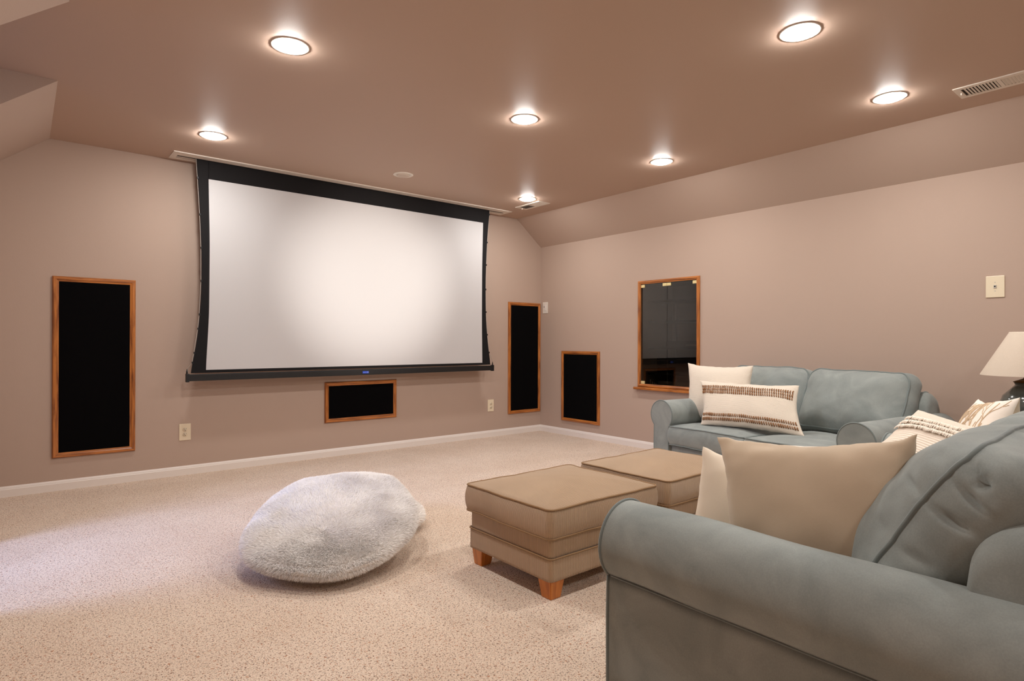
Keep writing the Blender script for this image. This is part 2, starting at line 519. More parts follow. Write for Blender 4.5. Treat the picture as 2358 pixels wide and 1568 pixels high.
# flat ceiling, running on into the dormer
structure(link_mesh('ceiling', [(XCL, YB, ZC), (XCR, YB, ZC), (XCR, YF, ZC), (XCL, YF, ZC), (XCL, DY0, ZC), (XCL, DY1, ZC), (XD, DY1, ZC), (XD, DY0, ZC)],
                    [(3, 2, 1, 0), (4, 5, 6, 7)], M_CEIL))
structure(link_mesh('wall_front', [(XL, YF, 0), (XR, YF, 0), (XR, YF, ZK), (XCR, YF, ZC), (XCL, YF, ZC), (XL, YF, ZK)], [(0, 1, 2, 3, 4, 5)], M_WALL))
structure(link_mesh('wall_back', [(XL, YB, 0), (XR, YB, 0), (XR, YB, ZK), (XCR, YB, ZC), (XCL, YB, ZC), (XL, YB, ZK)], [(5, 4, 3, 2, 1, 0)], M_WALL))
# right wall with the cabinet opening, and its sloping upper part
CY0, CY1, CZ0, CZ1 = 3.125, 3.765, 0.615, 1.622
v = []; f = []
def quad(a, b, c, d):
    k = len(v); v.extend([a, b, c, d]); f.append((k, k+1, k+2, k+3))
quad((XR, YB, 0), (XR, YF, 0), (XR, YF, CZ0), (XR, YB, CZ0))
quad((XR, YB, CZ0), (XR, CY0, CZ0), (XR, CY0, CZ1), (XR, YB, CZ1))
quad((XR, CY1, CZ0), (XR, YF, CZ0), (XR, YF, CZ1), (XR, CY1, CZ1))
quad((XR, YB, CZ1), (XR, YF, CZ1), (XR, YF, ZK), (XR, YB, ZK))
quad((XR, YB, ZK), (XR, YF, ZK), (XCR, YF, ZC), (XCR, YB, ZC))
structure(link_mesh('wall_right', v, f, M_WALL))
# left knee wall with slope, broken by the dormer with its two cheeks
v = []; f = []
for (a, b) in ((YB, DY0), (DY1, YF)):
    quad((XL, b, 0), (XL, a, 0), (XL, a, ZK), (XL, b, ZK))
    quad((XL, b, ZK), (XL, a, ZK), (XCL, a, ZC), (XCL, b, ZC))
for y in (DY0, DY1):
    quad((XD, y, 0), (XL, y, 0), (XL, y, ZK), (XD, y, ZK))
    quad((XD, y, ZK), (XL, y, ZK), (XCL, y, ZC), (XD, y, ZC))
wy0, wy1, wz0, wz1 = 3.16, 3.95, 0.75, 2.1
quad((XD, DY0, 0), (XD, DY1, 0), (XD, DY1, wz0), (XD, DY0, wz0))
quad((XD, DY0, wz1), (XD, DY1, wz1), (XD, DY1, ZC), (XD, DY0, ZC))
quad((XD, DY0, wz0), (XD, wy0, wz0), (XD, wy0, wz1), (XD, DY0, wz1))
quad((XD, wy1, wz0), (XD, DY1, wz0), (XD, DY1, wz1), (XD, wy1, wz1))
structure(link_mesh('wall_left', v, f, M_WALL))
# dormer window
bm = bmesh.new()
for lo, hi in (((XD-0.06, wy0, wz0), (XD+0.02, wy0+0.04, wz1)), ((XD-0.06, wy1-0.04, wz0), (XD+0.02, wy1, wz1)),
               ((XD-0.06, wy0, wz0), (XD+0.02, wy1, wz0+0.04)), ((XD-0.06, wy0, wz1-0.04), (XD+0.02, wy1, wz1)),
               ((XD-0.05, wy0, 1.40), (XD+0.0, wy1, 1.44))):
    bx(bm, lo, hi)
win = structure(link_bm('window_1', bm, M_SKIRT))
link_mesh('pane', [(XD-0.03, wy0+0.04, wz0+0.04), (XD-0.03, wy1-0.04, wz0+0.04), (XD-0.03, wy1-0.04, wz1-0.04), (XD-0.03, wy0+0.04, wz1-0.04)], [(0, 1, 2, 3)], M_PANE, win)

def baseboard(name, a, b, nrm):
    # profile: face 5.2 cm high, bevelled cap above
    a = Vector(a); b = Vector(b); nv = Vector(nrm)
    pr = [(0, 0), (0.014, 0), (0.014, 0.050), (0.011, 0.054), (0.010, 0.060), (0.004, 0.071), (0, 0.071)]
    vs = [a + nv*x + Vector((0, 0, z)) for x, z in pr] + [b + nv*x + Vector((0, 0, z)) for x, z in pr]
    n = len(pr)
    fs = [(i, (i+1) % n, n+(i+1) % n, n+i) for i in range(n)] + [tuple(range(n)), tuple(range(n, 2*n))[::-1]]
    return structure(link_mesh(name, vs, fs, M_TRIM))
baseboard('baseboard_front', (XL, YF, 0), (XR, YF, 0), (0, -1, 0))
baseboard('baseboard_right', (XR, YF, 0), (XR, YB, 0), (-1, 0, 0))
baseboard('baseboard_left', (XL, YB, 0), (XL, DY0, 0), (1, 0, 0))
baseboard('baseboard_back', (XL, YB, 0), (XR, YB, 0), (0, 1, 0))

# ------------------------------------------------------------------ recessed lamps
def downlight(x, y, label):
    t = empty('recessed_light', (x, y, ZC))
    tag(t, label, 'ceiling light', 'lit recessed ceiling lights')
    lathe('trim_ring', [(0.0865, 0.0), (0.0865, -0.0022), (0.084, -0.0032), (0.076, -0.0026), (0.069, -0.0010), (0.068, -0.0004)], M_WHITE, t, cap=False)
    lathe('bulb', [(0.0685, -0.0008), (0.0675, -0.005), (0.063, -0.0095), (0.052, -0.0135), (0.034, -0.0165), (0.016, -0.018), (0.002, -0.0185)], M_BULB, t, cap=False)
    return t
seen = [((0.983, 2.86), 'round lit recessed light nearest the top left of the ceiling, left of centre'),
        ((1.010, 4.45), 'round lit recessed light over the left end of the projection screen'),
        ((2.446, 2.86), 'round lit recessed light in the middle of the ceiling'),
        ((3.838, 4.44), 'small-looking lit recessed light beside the air vent near the far right corner'),
        ((3.840, 2.85), 'round lit recessed light above the smoked glass cabinet, close to the sloped ceiling'),
        ((2.711, 1.26), 'largest-looking lit recessed light, top right of the ceiling'),
        ((3.831, 1.27), 'round lit recessed light just left of the long ceiling vent')]
for (p, l) in seen: downlight(p[0], p[1], l)
for p, l in (((0.99, 1.27), 'lit recessed ceiling light almost overhead, just past the top edge of the picture'),
             ((0.99, -1.0), 'added unseen recessed fill light behind the viewpoint on the left'),  # extra lamp added out of view to brighten the near sofa arm
             ((2.45, -0.9), 'lit recessed ceiling light behind the viewpoint in the middle'),
             ((3.83, -0.6), 'lit recessed ceiling light behind the viewpoint by the right wall')):
    downlight(p[0], p[1], l)

# unlit gimbal fitting over the screen
t = empty('gimbal_downlight', (2.477, 4.461, ZC))
tag(t, 'unlit round white swivel fitting in the ceiling just above the screen', 'ceiling light')
lathe('trim_ring', [(0.056, 0.0), (0.083, 0.0), (0.083, -0.003), (0.078, -0.006), (0.058, -0.007), (0.056, -0.004)], M_WHITE, t, cap=False)
g = lathe('swivel_eye', [(0.0555, -0.001), (0.0555, -0.006), (0.050, -0.012), (0.048, -0.013), (0.040, -0.0135), (0.002, -0.0135)], mat('matt_grey_white', srgb(206, 190, 176), rough=0.7), t, cap=False)

# ------------------------------------------------------------------ ceiling vents
def vent(name, x0, x1, y0, y1, label, two_way):
    t = empty(name, ((x0+x1)/2, (y0+y1)/2, ZC)); tag(t, label, 'air vent', None)
    w, l = x1-x0, y1-y0
    bm = bmesh.new()
    e = 0.03
    bx(bm, (-w/2, -l/2, -0.006), (-w/2+e, l/2, 0)); bx(bm, (w/2-e, -l/2, -0.006), (w/2, l/2, 0))
    bx(bm, (-w/2+e, -l/2, -0.006), (w/2-e, -l/2+e, 0)); bx(bm, (-w/2+e, l/2-e, -0.006), (w/2-e, l/2, 0))
    bx(bm, (-w/2+e, -0.009, -0.006), (w/2-e, 0.009, 0))
    link_bm('frame', bm, M_WHITE, t)
    box_obj('backing', (-w/2+e, -l/2+e, -0.001), (w/2-e, l/2-e, -0.0002), M_DARKSLOT, t)
    pitch = 0.0145
    for half in (1, -1):
        y = 0.009 + pitch*0.6
        while y < l/2-e-0.003:
            yy = y*half
            tl = 0.0055*half
            vs = [(-w/2+e, yy-0.001-tl, -0.0062), (w/2-e, yy-0.001-tl, -0.0062), (w/2-e, yy-0.001+tl, -0.0012), (-w/2+e, yy-0.001+tl, -0.0012),
                  (-w/2+e, yy+0.001-tl, -0.0062), (w/2-e, yy+0.001-tl, -0.0062), (w/2-e, yy+0.001+tl, -0.0012), (-w/2+e, yy+0.001+tl, -0.0012)]
            link_mesh('louvre', vs, [(0, 1, 2, 3), (7, 6, 5, 4), (0, 4, 5, 1), (3, 2, 6, 7)], M_WHITE, t)
            y += pitch
    box_obj('damper_lever', (-0.006, l/2-e+0.006, -0.016), (0.006, l/2-e+0.012, -0.005), M_WHITE, t)
    return t
vent('ceiling_vent', 3.972, 4.152, 0.62, 1.01, 'long white slotted air vent in the ceiling at the right edge', True)
vent('ceiling_vent', 3.978, 4.130, 4.425, 4.795, 'white air vent in the ceiling next to the lamp near the far corner', True)

# ------------------------------------------------------------------ projection screen
YS = 5.08
scr = empty('projection_screen', (2.45, YS, 0.77))
tag(scr, 'large white motorised projection screen with black border hanging from the ceiling', 'projection screen')
def sc(p): return (p[0]-2.45, p[1]-YS, p[2]-0.77)
# the housing lies flush in the ceiling: lid, slot frame
bm = bmesh.new()
bx(bm, sc((0.865, 4.975, ZC-0.006)), sc((0.905, 5.185, ZC)))
bx(bm, sc((4.045, 4.975, ZC-0.006)), sc((4.085, 5.185, ZC)))
bx(bm, sc((0.905, 4.975, ZC-0.007)), sc((4.045, 5.062, ZC)))
bx(bm, sc((0.905, 5.10, ZC-0.006)), sc((4.045, 5.118, ZC)))
bx(bm, sc((0.905, 5.135, ZC-0.005)), sc((4.045, 5.185, ZC)))
hs = link_bm('housing', bm, M_WHITE, scr)
box_obj('slot', sc((0.905, 5.06, ZC-0.0015)), sc((4.045, 5.14, ZC-0.0005)), M_DARKSLOT, hs)
def lerp_tab(tab, z):
    for (z0, a), (z1, b) in zip(tab, tab[1:]):
        if z1 <= z <= z0:
            return a + (b-a)*(z0-z)/(z0-z1)
    return tab[-1][1] if z < tab[-1][0] else tab[0][1]
LT = [(2.447, 1.036), (2.213, 1.054), (1.94, 1.068), (1.665, 1.077), (1.43, 1.074), (1.22, 1.062), (1.06, 1.045), (0.93, 1.024), (0.80, 0.997)]
RT = [(2.447, 3.860), (2.184, 3.830), (1.94, 3.816), (1.675, 3.807), (1.43, 3.809), (1.26, 3.815), (1.06, 3.835), (0.93, 3.853), (0.80, 3.879)]
LW = [(2.305, 1.123), (1.8, 1.133), (1.25, 1.130), (0.823, 1.108)]
RW = [(2.298, 3.770), (1.8, 3.759), (1.25, 3.758), (0.823, 3.765)]
def smooth_tab(tab, z):
    return sum(lerp_tab(tab, min(tab[0][0], max(tab[-1][0], z+d)))*w_ for d, w_ in ((-0.12, 1), (-0.06, 2), (0, 3), (0.06, 2), (0.12, 1)))/9
ZWT, ZWB = 2.302, 0.823
NZ = 60
vs = []; fs = []
for side, tab, wtab in ((0, LT, LW), (1, RT, RW)):
    b0 = len(vs)
    for i in range(NZ+1):
        z = 2.447 + (0.80-2.447)*i/NZ
        xo = smooth_tab(tab, z); zc = max(ZWB, min(ZWT, z)); xi = smooth_tab(wtab, zc)
        for y in (YS-0.001, YS+0.001):
            vs.append(sc((xo, y, z))); vs.append(sc((xi, y, z)))
    for i in range(NZ):
        a = b0+i*4; b = a+4
        fs += [(a, a+1, b+1, b), (a+2, b+2, b+3, a+3), (a, b, b+2, a+2), (a+1, a+3, b+3, b+1)]
def slab(x0, x1, z0, z1):
    k = len(vs)
    for y in (YS-0.001, YS+0.001):
        vs.extend([sc((x0[0], y, z0)), sc((x1[0], y, z0)), sc((x1[1], y, z1)), sc((x0[1], y, z1))])
    fs.extend([(k, k+1, k+2, k+3), (k+7, k+6, k+5, k+4)])
slab((1.1215, 1.1215), (3.771, 3.771), ZWT-0.0, 2.447)
slab((1.108, 1.108), (3.765, 3.765), 0.80, ZWB+0.0)
link_mesh('black_border', vs, fs, M_BLACKFAB, scr)
vs = []; fs = []
NX = 24
for i in range(41):
    z = ZWT + (ZWB-ZWT)*i/40
    a, b = smooth_tab(LW, z), smooth_tab(RW, z)
    for k in range(NX+1):
        vs.append(sc((a-0.0015 + (b-a+0.003)*k/NX, YS-0.0018, z)))
for i in range(40):
    for k in range(NX):
        q = i*(NX+1)+k
        fs.append((q, q+1, q+NX+2, q+NX+1))
link_mesh('white_surface', vs, fs, M_SCREEN, scr, True)
bar = box_obj('bottom_bar', sc((0.985, YS-0.016, 0.740)), sc((3.893, YS+0.016, 0.792)), M_BAR, scr, 0.004)
for x in (0.968, 3.890):
    c_ = box_obj('end_cap', sc((x, YS-0.019, 0.733)), sc((x+0.022, YS+0.019, 0.797)), M_BAR, bar, 0.002)
    lathe('cable_post', [(0.006, 0), (0.006, 0.022), (0.0035, 0.026), (0.0035, 0.036)], M_BAR, bar, 10, sc((x+0.008 if x < 2 else x+0.013, YS, 0.795)))
bd = box_obj('maker_badge', sc((2.402, YS-0.0185, 0.7535)), sc((2.462, YS-0.0158, 0.7755)), M_BLUE, bar)
box_obj('badge_mark', sc((2.451, YS-0.0190, 0.759)), sc((2.457, YS-0.0184, 0.770)), M_SILVER, bd)
box_obj('badge_band', sc((2.406, YS-0.0189, 0.762)), sc((2.446, YS-0.0184, 0.767)), mat('light_blue_print', srgb(120, 140, 225), rough=0.4), bd)
# side tension cables running through small guides
for tab, sgn, x_end in ((LT, -1, 0.976), (RT, 1, 3.903)):
    zs = [2.30, 2.02, 1.765, 1.51, 1.25, 1.14, 0.955, 0.88] if sgn < 0 else [2.40, 2.10, 1.86, 1.60, 1.36, 1.12, 0.93]
    path = [sc((smooth_tab(tab, 2.44)+sgn*0.006, YS, 2.445))]
    for z in zs:
        x = smooth_tab(tab, z)
        path.append(sc((x+sgn*0.0045, YS, z)))
        box_obj('cable_guide', sc((x-0.006, YS-0.006, z-0.009)), sc((x+0.006+sgn*0.002, YS+0.006, z+0.009)), M_BAR, scr, 0.002)
    path.append(sc((x_end, YS, 0.83)))
    tube('tension_cable', path, 0.0016, M_STEEL, scr, False, 6)

# ------------------------------------------------------------------ framed speakers in the walls
def oak_frame(parent, plane, a0, a1, z0, z1, fwid, pos, outd, thick=0.018):
    """four mitred oak mouldings with a stepped profile. plane 'F': a is x, faces -y ; 'R': a is y, faces -x"""
    def P(a, z, dep):
        return (a, pos - dep, z) if plane == 'F' else (pos - dep, a, z)
    prof = [(0, 0), (0, thick*0.55), (fwid*0.18, thick), (fwid*0.55, thick), (fwid*0.75, thick*0.7), (fwid, thick*0.6), (fwid, 0)]
    cor = [(a0, z0, 1, 1), (a1, z0, -1, 1), (a1, z1, -1, -1), (a0, z1, 1, -1)]
    for i in range(4):
        c0, c1 = cor[i], cor[(i+1) % 4]
        vs = [P(c0[0]+c0[2]*t_, c0[1]+c0[3]*t_, d) for t_, d in prof] + [P(c1[0]+c1[2]*t_, c1[1]+c1[3]*t_, d) for t_, d in prof]
        n = len(prof)
        fs = [(k, (k+1) % n, n+(k+1) % n, n+k) for k in range(n)] + [tuple(range(n)), tuple(range(n, 2*n))[::-1]]
        bm = bmesh.new()
        bv = [bm.verts.new(p) for p in vs]
        for q in fs: bm.faces.new([bv[k] for k in q])
        mt = OAK[2] if i in (1, 3) else (OAK[0] if plane == 'F' else OAK[1])
        link_bm('frame_rail' if i in (0, 2) else 'frame_stile', bm, mt, parent)

def wall_speaker(plane, a0, a1, z0, z1, label, fwid=0.036):
    pos = YF if plane == 'F' else XR
    ca = (a0+a1)/2
    base = (ca, YF, z0) if plane == 'F' else (XR, ca, z0)
    t = empty('wall_speaker', base); tag(t, label, 'wall speaker', 'oak framed speakers set into the walls')
    b = Vector(base)
    if plane == 'F':
        box_obj('grille', (a0+fwid-0.004-ca, -0.009, fwid-0.004), (a1-fwid+0.004-ca, 0.0, z1-z0-fwid+0.004), M_GRILLE, t)
        oak_frame(t, 'F', a0-ca, a1-ca, 0, z1-z0, fwid, 0, 0)
    else:
        box_obj('grille', (-0.009, a0+fwid-0.004-ca, fwid-0.004), (0.0, a1-fwid+0.004-ca, z1-z0-fwid+0.004), M_GRILLE, t)
        oak_frame(t, 'R', a0-ca, a1-ca, 0, z1-z0, fwid, 0, 0)
    return t
wall_speaker('F', 0.168, 0.661, 0.228, 1.497, 'tall black speaker grille in an oak frame, left of the screen')
wall_speaker('F', 2.117, 2.838, 0.308, 0.676, 'wide low black speaker grille in an oak frame under the screen')
wall_speaker('F', 4.244, 4.728, 0.229, 1.496, 'tall black speaker grille in an oak frame between screen and far corner')
wall_speaker('R', 4.302, 4.878, 0.160, 0.944, 'short black speaker grille in an oak frame low on the right wall')

# ------------------------------------------------------------------ outlets and switches
def outlet(x, z, label):
    t = empty('wall_outlet', (x, YF, z)); tag(t, label, 'electrical outlet', 'outlets on the screen wall')
    box_obj('cover_plate', (-0.041, -0.006, -0.065), (0.041, 0, 0.065), M_PLATE, t, 0.002)
    for s in (1, -1):
        r = lathe('receptacle', [(0.0165, 0), (0.0165, 0.0025), (0.001, 0.0028)], M_PLATE, t, 24)
        r.rotation_euler = (PI/2, 0, 0); r.location = (0, -0.006, s*0.0195)
        bm = bmesh.new()
        bx(bm, (-0.0075, -0.002, 0.0025), (-0.0055, 0.002, 0.0035))
        bx(bm, (-0.0075, 0.001, 0.0023), (-0.0052, 0.0095, 0.0034)); bx(bm, (0.0055, 0.002, 0.0023), (0.0077, 0.009, 0.0034))
        bmesh.ops.create_cone(bm, cap_ends=True, segments=12, radius1=0.003, radius2=0.003, depth=0.001, matrix=Matrix.Translation((0, -0.006, 0.0029)))
        link_bm('socket_slots', bm, M_DARKSLOT, r)
    bm = bmesh.new(); bmesh.ops.create_cone(bm, cap_ends=True, segments=12, radius1=0.003, radius2=0.0025, depth=0.002, matrix=Matrix.Translation((0, -0.007, 0)) @ Matrix.Rotation(PI/2, 4, 'X'))
    link_bm('screw', bm, M_WHITE, t)
    return t
outlet(0.994, 0.335, 'almond duplex outlet low on the wall below the left end of the screen')
outlet(4.000, 0.343, 'almond duplex outlet low on the wall left of the far tall speaker')
t = empty('dimmer_switch', (XR, 5.156, 1.443)); tag(t, 'small white slide dimmer switch on the right wall beside the far corner', 'light switch')
box_obj('cover_plate', (-0.006, -0.042, -0.066), (0, 0.042, 0.066), M_WHITE, t, 0.002)
box_obj('rocker', (-0.010, -0.016, -0.033), (-0.005, 0.010, 0.033), M_TRIM, t, 0.001)
box_obj('slider', (-0.013, 0.012, 0.004), (-0.005, 0.017, 0.016), M_DARKSLOT, t, 0.001)
t = empty('cable_wall_plate', (XR, 0.978, 1.402)); tag(t, 'square almond wall plate with a centre jack on the right wall above the lamp', 'wall plate')
box_obj('cover_plate', (-0.007, -0.0475, -0.068), (0, 0.0475, 0.068), M_PLATE, t, 0.003)
box_obj('jack', (-0.012, -0.007, -0.010), (-0.006, 0.007, 0.010), M_STEEL, t, 0.001)
box_obj('jack_opening', (-0.0125, -0.004, -0.003), (-0.0119, 0.004, 0.005), M_DARKSLOT, t)
for s in (1, -1):
    bm = bmesh.new(); bmesh.ops.create_cone(bm, cap_ends=True, segments=12, radius1=0.003, radius2=0.0025, depth=0.002, matrix=Matrix.Translation((-0.008, 0, s*0.027)) @ Matrix.Rotation(PI/2, 4, 'Y'))
    link_bm('screw', bm, M_STEEL, t)

# ------------------------------------------------------------------ recessed media cabinet
cab = empty('media_cabinet', (XR, 3.445, CZ0))
tag(cab, 'recessed equipment cabinet with oak frame and smoked glass doors in the right wall', 'cabinet')
def cb(p): return (p[0]-XR, p[1]-3.445, p[2]-CZ0)
DP = 0.52
bm = bmesh.new()
x0, x1 = XR+0.001, XR+DP
for lo, hi in (((x0, CY0-0.02, CZ0-0.02), (x1, CY0, CZ1+0.02)), ((x0, CY1, CZ0-0.02), (x1, CY1+0.02, CZ1+0.02)),
               ((x0, CY0, CZ0-0.02), (x1, CY1, CZ0)), ((x0, CY0, CZ1), (x1, CY1, CZ1+0.02)), ((x1, CY0-0.02, CZ0-0.02), (x1+0.02, CY1+0.02, CZ1+0.02))):
    bx(bm, cb(lo), cb(hi))
link_bm('carcass', bm, M_CABIN, cab)
# oak surround: head, stiles, projecting sill
oak_frame(cab, 'R', CY0-0.03-3.445, CY1+0.028-3.445, -0.012, CZ1+0.026-CZ0, 0.032, 0, 0, 0.018)
bm = bmesh.new(); bx(bm, cb((XR-0.045, CY0-0.06, 0.578)), cb((XR, CY1+0.06, 0.604)), 0.006)
link_bm('sill', bm, OAK[1], cab)
for z in (1.45, 1.247, 0.988, 0.733):
    box_obj('shelf', cb((XR+0.11, CY0+0.01, z-0.01)), cb((XR+DP-0.02, CY1-0.002, z+0.008)), M_DARKWOOD, cab)
for y in (CY1-0.06, CY0+0.2):
    box_obj('shelf_standard', cb((XR+DP-0.012, y, CZ0+0.02)), cb((XR+DP-0.001, y+0.022, CZ1-0.17)), M_STEEL, cab)
ym = 3.457
for k, (a, b) in enumerate(((CY0+0.003, ym-0.0015), (ym+0.0015, CY1-0.003))):
    d_ = box_obj('glass_door', cb((XR+0.004, a, CZ0+0.004)), cb((XR+0.009, b, CZ1-0.006)), M_SMOKE, cab)
    for (ya, yb) in ((a, a+0.045), (b-0.045, b)):
        if k == 0 and ya == a: pass
        box_obj('brass_clip', cb((XR-0.003, ya, CZ1-0.040)), cb((XR+0.0115, yb, CZ1-0.012)), M_BRASS, d_, 0.001)
    ya = b-0.045 if k else a
    box_obj('hinge_clip', cb((XR-0.003, ya, CZ0+0.02)), cb((XR+0.0115, ya+0.045, CZ0+0.048)), M_BRASS, d_, 0.001)
# things inside the cabinet
t = empty('amplifier', (XR+0.30, 3.42, 0.741)); tag(t, 'black audio amplifier behind the smoked glass on the lowest shelf', 'audio amplifier')
box_obj('casing', (-0.17, -0.24, 0.0), (0.17, 0.24, 0.15), M_DEVICE, t, 0.004)
box_obj('front_panel', (-0.176, -0.243, 0.006), (-0.168, 0.243, 0.147), mat('black_gloss', srgb(10, 10, 11), rough=0.2), t, 0.002)
t = empty('video_player', (XR+0.32, 3.38, 0.996)); tag(t, 'slim black disc player behind the smoked glass on the shelf above the amplifier', 'media player')
box_obj('casing', (-0.15, -0.21, 0.0), (0.15, 0.21, 0.06), M_DEVICE, t, 0.003)
box_obj('silver_trim', (-0.153, -0.16, 0.018), (-0.149, -0.02, 0.026), M_STEEL, t)
t = empty('power_strip', (XR+0.19, 3.42, CZ0)); tag(t, 'flat grey power strip lying on the cabinet floor behind the glass', 'power strip')
box_obj('body', (-0.03, -0.26, 0.0), (0.03, 0.26, 0.045), mat('grey_metal', srgb(120, 116, 110), rough=0.4), t, 0.003)
box_obj('red_switch', (-0.034, -0.235, 0.012), (-0.029, -0.205, 0.034), mat('red_plastic', srgb(150, 24, 18), rough=0.4), t, 0.001)
for i, (y, hh) in enumerate(((3.70, 0.062), (3.675, 0.042), (3.65, 0.034), (3.63, 0.026))):
    lb = ['tallest of the small pale figurines in the bottom corner of the cabinet', 'second tallest small pale figurine in the bottom corner of the cabinet',
          'third small pale figurine in the bottom corner of the cabinet', 'shortest small pale figurine in the bottom corner of the cabinet'][i]
    o_ = lathe('figurine', [(0.008, 0), (0.008, 0.004), (0.004, 0.008), (0.003, hh*0.6), (0.005, hh*0.75), (0.004, hh*0.9), (0.001, hh)], M_CREAMBACK, None, 12)
    o_.location = (XR+0.07, y, CZ0); tag(o_, lb, 'figurine', 'figurines in the cabinet')

# ------------------------------------------------------------------ sofas
def arm_profile(s):
    """closed (u,z) outline of a rolled arm; u=0 outer side plane, inner side at u=0.145; s=+1"""
    pts = []
    cu, cz, R_ = 0.076, 0.494, 0.108
    pts.append((0.0, 0.035)); pts.append((0.0, 0.16)); pts.append((-0.001, 0.30)); pts.append((0.001, 0.385)); pts.append((0.003, 0.415))
    a0, a1 = 228, -42
    for k in range(33):
        a = rad(a0 + (a1-a0)*k/32)
        pts.append((cu+R_*math.cos(a), cz+R_*math.sin(a)*1.02))
    pts.append((0.149, 0.40)); pts.append((0.147, 0.36)); pts.append((0.147, 0.16)); pts.append((0.147, 0.035))
    return pts

def make_sofa(name, W, nseat, label, back_lean=57, back_crown=0.105, seed=0):
    """local frame: x across, front edge at y=0, back at y=+D, floor z=0"""
    root = empty(name); tag(root, label, 'sofa')
    D = 0.96
    # arms
    for s in (-1, 1):
        prof = arm_profile(1)
        # rows along the depth; front slightly rounded
        ys = [(0.0, 1.0), (0.004, 1.0)] + [(0.004+(D-0.01-0.004)*k/16, 1.0) for k in range(1, 17)]
        cu, cz = 0.074, 0.33
        verts = []; n = len(prof)
        for (y, sc_) in ys:
            for (u, z) in prof:
                uu = cu + (u-cu)*sc_; zz = cz + (z-cz)*(0.5+0.5*sc_)
                w_ = noise.noise(Vector((uu*5, y*4, zz*5+seed)))*0.004
                x = s*(W/2 - uu - w_)
                verts.append((x, y, zz + w_))
        faces = []
        for i in range(len(ys)-1):
            for k in range(n):
                k2 = (k+1) % n
                q = (i*n+k, i*n+k2, (i+1)*n+k2, (i+1)*n+k)
                faces.append(q if s < 0 else q[::-1])
        tris = tessellate_polygon([[Vector((u, z, 0)) for (u, z) in prof]])
        for (a, b, c) in tris:
            faces.append((a, b, c)); q = (len(ys)-1)*n; faces.append((q+c, q+b, q+a))
        me_o = link_mesh('arm', verts, faces, M_SUEDE, root, True)
        bm = bmesh.new(); bm.from_mesh(me_o.data); bmesh.ops.recalc_face_normals(bm, faces=bm.faces)
        bm.to_mesh(me_o.data); bm.free()
        for p in me_o.data.polygons:
            if len(p.vertices) == 3: p.use_smooth = False
        path = [Vector((s*(W/2-u), 0.002, z)) for (u, z) in prof]
        tube('arm_piping', path, 0.0045, M_SUEDEPIPE, me_o, False, 8)
        # seam line under the roll on the outer side
        tube('roll_seam', [Vector((s*(W/2-0.0035), 0.01+(D-0.12)*k/10, 0.411)) for k in range(11)], 0.0022, M_SUEDEPIPE, me_o, False, 6)
    iw = W - 2*0.147
    # seat base
    bm = bmesh.new(); bx(bm, (-iw/2, 0.03, 0.035), (iw/2, D-0.1, 0.27), 0.01)
    base = link_bm('seat_base', bm, M_SUEDE, root)
    tube('rail_piping', [Vector((-iw/2+iw*k/10, 0.029, 0.268)) for k in range(11)], 0.004, M_SUEDEPIPE, base, False, 6)
    # back frame with a rounded top and rounded shoulders
    ct = rrect(0.18, 0.66, 0.088, 10, 6)
    bw = W - 0.14
    vs = []; fs = []
    NR = [(-1, 0.80), (-0.985, 0.90), (-0.955, 0.97), (-0.92, 1.0)] + [(-0.92+1.84*k/10, 1.0) for k in range(1, 10)] + [(0.92, 1.0), (0.955, 0.97), (0.985, 0.90), (1, 0.80)]
    n = len(ct)
    for (t_, s_) in NR:
        for p in ct:
            z = 0.405 + p.y*s_
            lean = (z-0.3)*0.12
            vs.append((t_*bw/2, D-0.13 + p.x*s_ + lean, z))
    for i in range(len(NR)-1):
        for k in range(n):
            k2 = (k+1) % n
            fs.append((i*n+k, (i+1)*n+k, (i+1)*n+k2, i*n+k2))
    fs.append(tuple(range(n))); fs.append(tuple((len(NR)-1)*n+k for k in range(n))[::-1])
    bf = link_mesh('back_frame', vs, fs, M_SUEDE, root, True)
    for e in (3, len(NR)-4):
        tube('back_piping', [Vector(vs[e*n+k]) for k in range(n)], 0.005, M_SUEDEPIPE, bf, True, 8)
    # seat cushions
    cw = iw/nseat
    for i in range(nseat):
        cx = -iw/2 + cw*(i+0.5)
        mt = Matrix.Translation((cx, 0.345, 0.352))
        boxed_cushion('seat_cushion', cw-0.006, 0.70, 0.135, M_SUEDE, M_SUEDEPIPE, root, mt, rc=0.035, crown=0.035, bulge=0.014, wob=0.006, seed=seed+i, pipes=(1, -1), pr=0.0045)
    # back cushions
    for i in range(nseat):
        cx = -iw/2 + cw*(i+0.5)
        lean = rad(back_lean)
        # local cushion z = thickness direction (towards the front), y = up
        nrm = Vector((0, -math.sin(lean), math.cos(lean)))
        upv = Vector((0, math.cos(lean), math.sin(lean)))
        mt = basis((cx, 0.725, 0.632), nrm, upv)
        def warp(p, i=i):
            if seed != 1: return p
            e = max(0.0, min(1.0, (abs(p.x)-(cw/2-0.13))/0.13))
            for (y0, sg, dp, sl) in ((0.165, 0.006, 0.016, 0.5), (0.135, 0.007, 0.012, 0.2), (0.085, 0.008, 0.014, -0.25), (-0.02, 0.010, 0.006, -0.4)):
                g = math.exp(-((p.y-y0-sl*p.z*0.6)/sg)**2)
                fz = math.exp(-((p.z-0.025)/0.03)**2) + math.exp(-((p.z-0.125)/0.022)**2)
                p.x -= math.copysign(dp*g*e*fz*1.1, p.x); p.z -= dp*g*e*fz*0.9
            return p
        o = boxed_cushion('back_cushion', cw-0.004, 0.43, 0.15, M_SUEDE, M_SUEDEPIPE, root, mt, rc=0.07, crown=back_crown, crown_b=0.02, bulge=0.022, wob=0.012,
                          seed=seed+20+i, pipes=(1,), pr=0.0055, crown_p=3.0, warp=warp, ns=(44 if seed == 1 else 20))
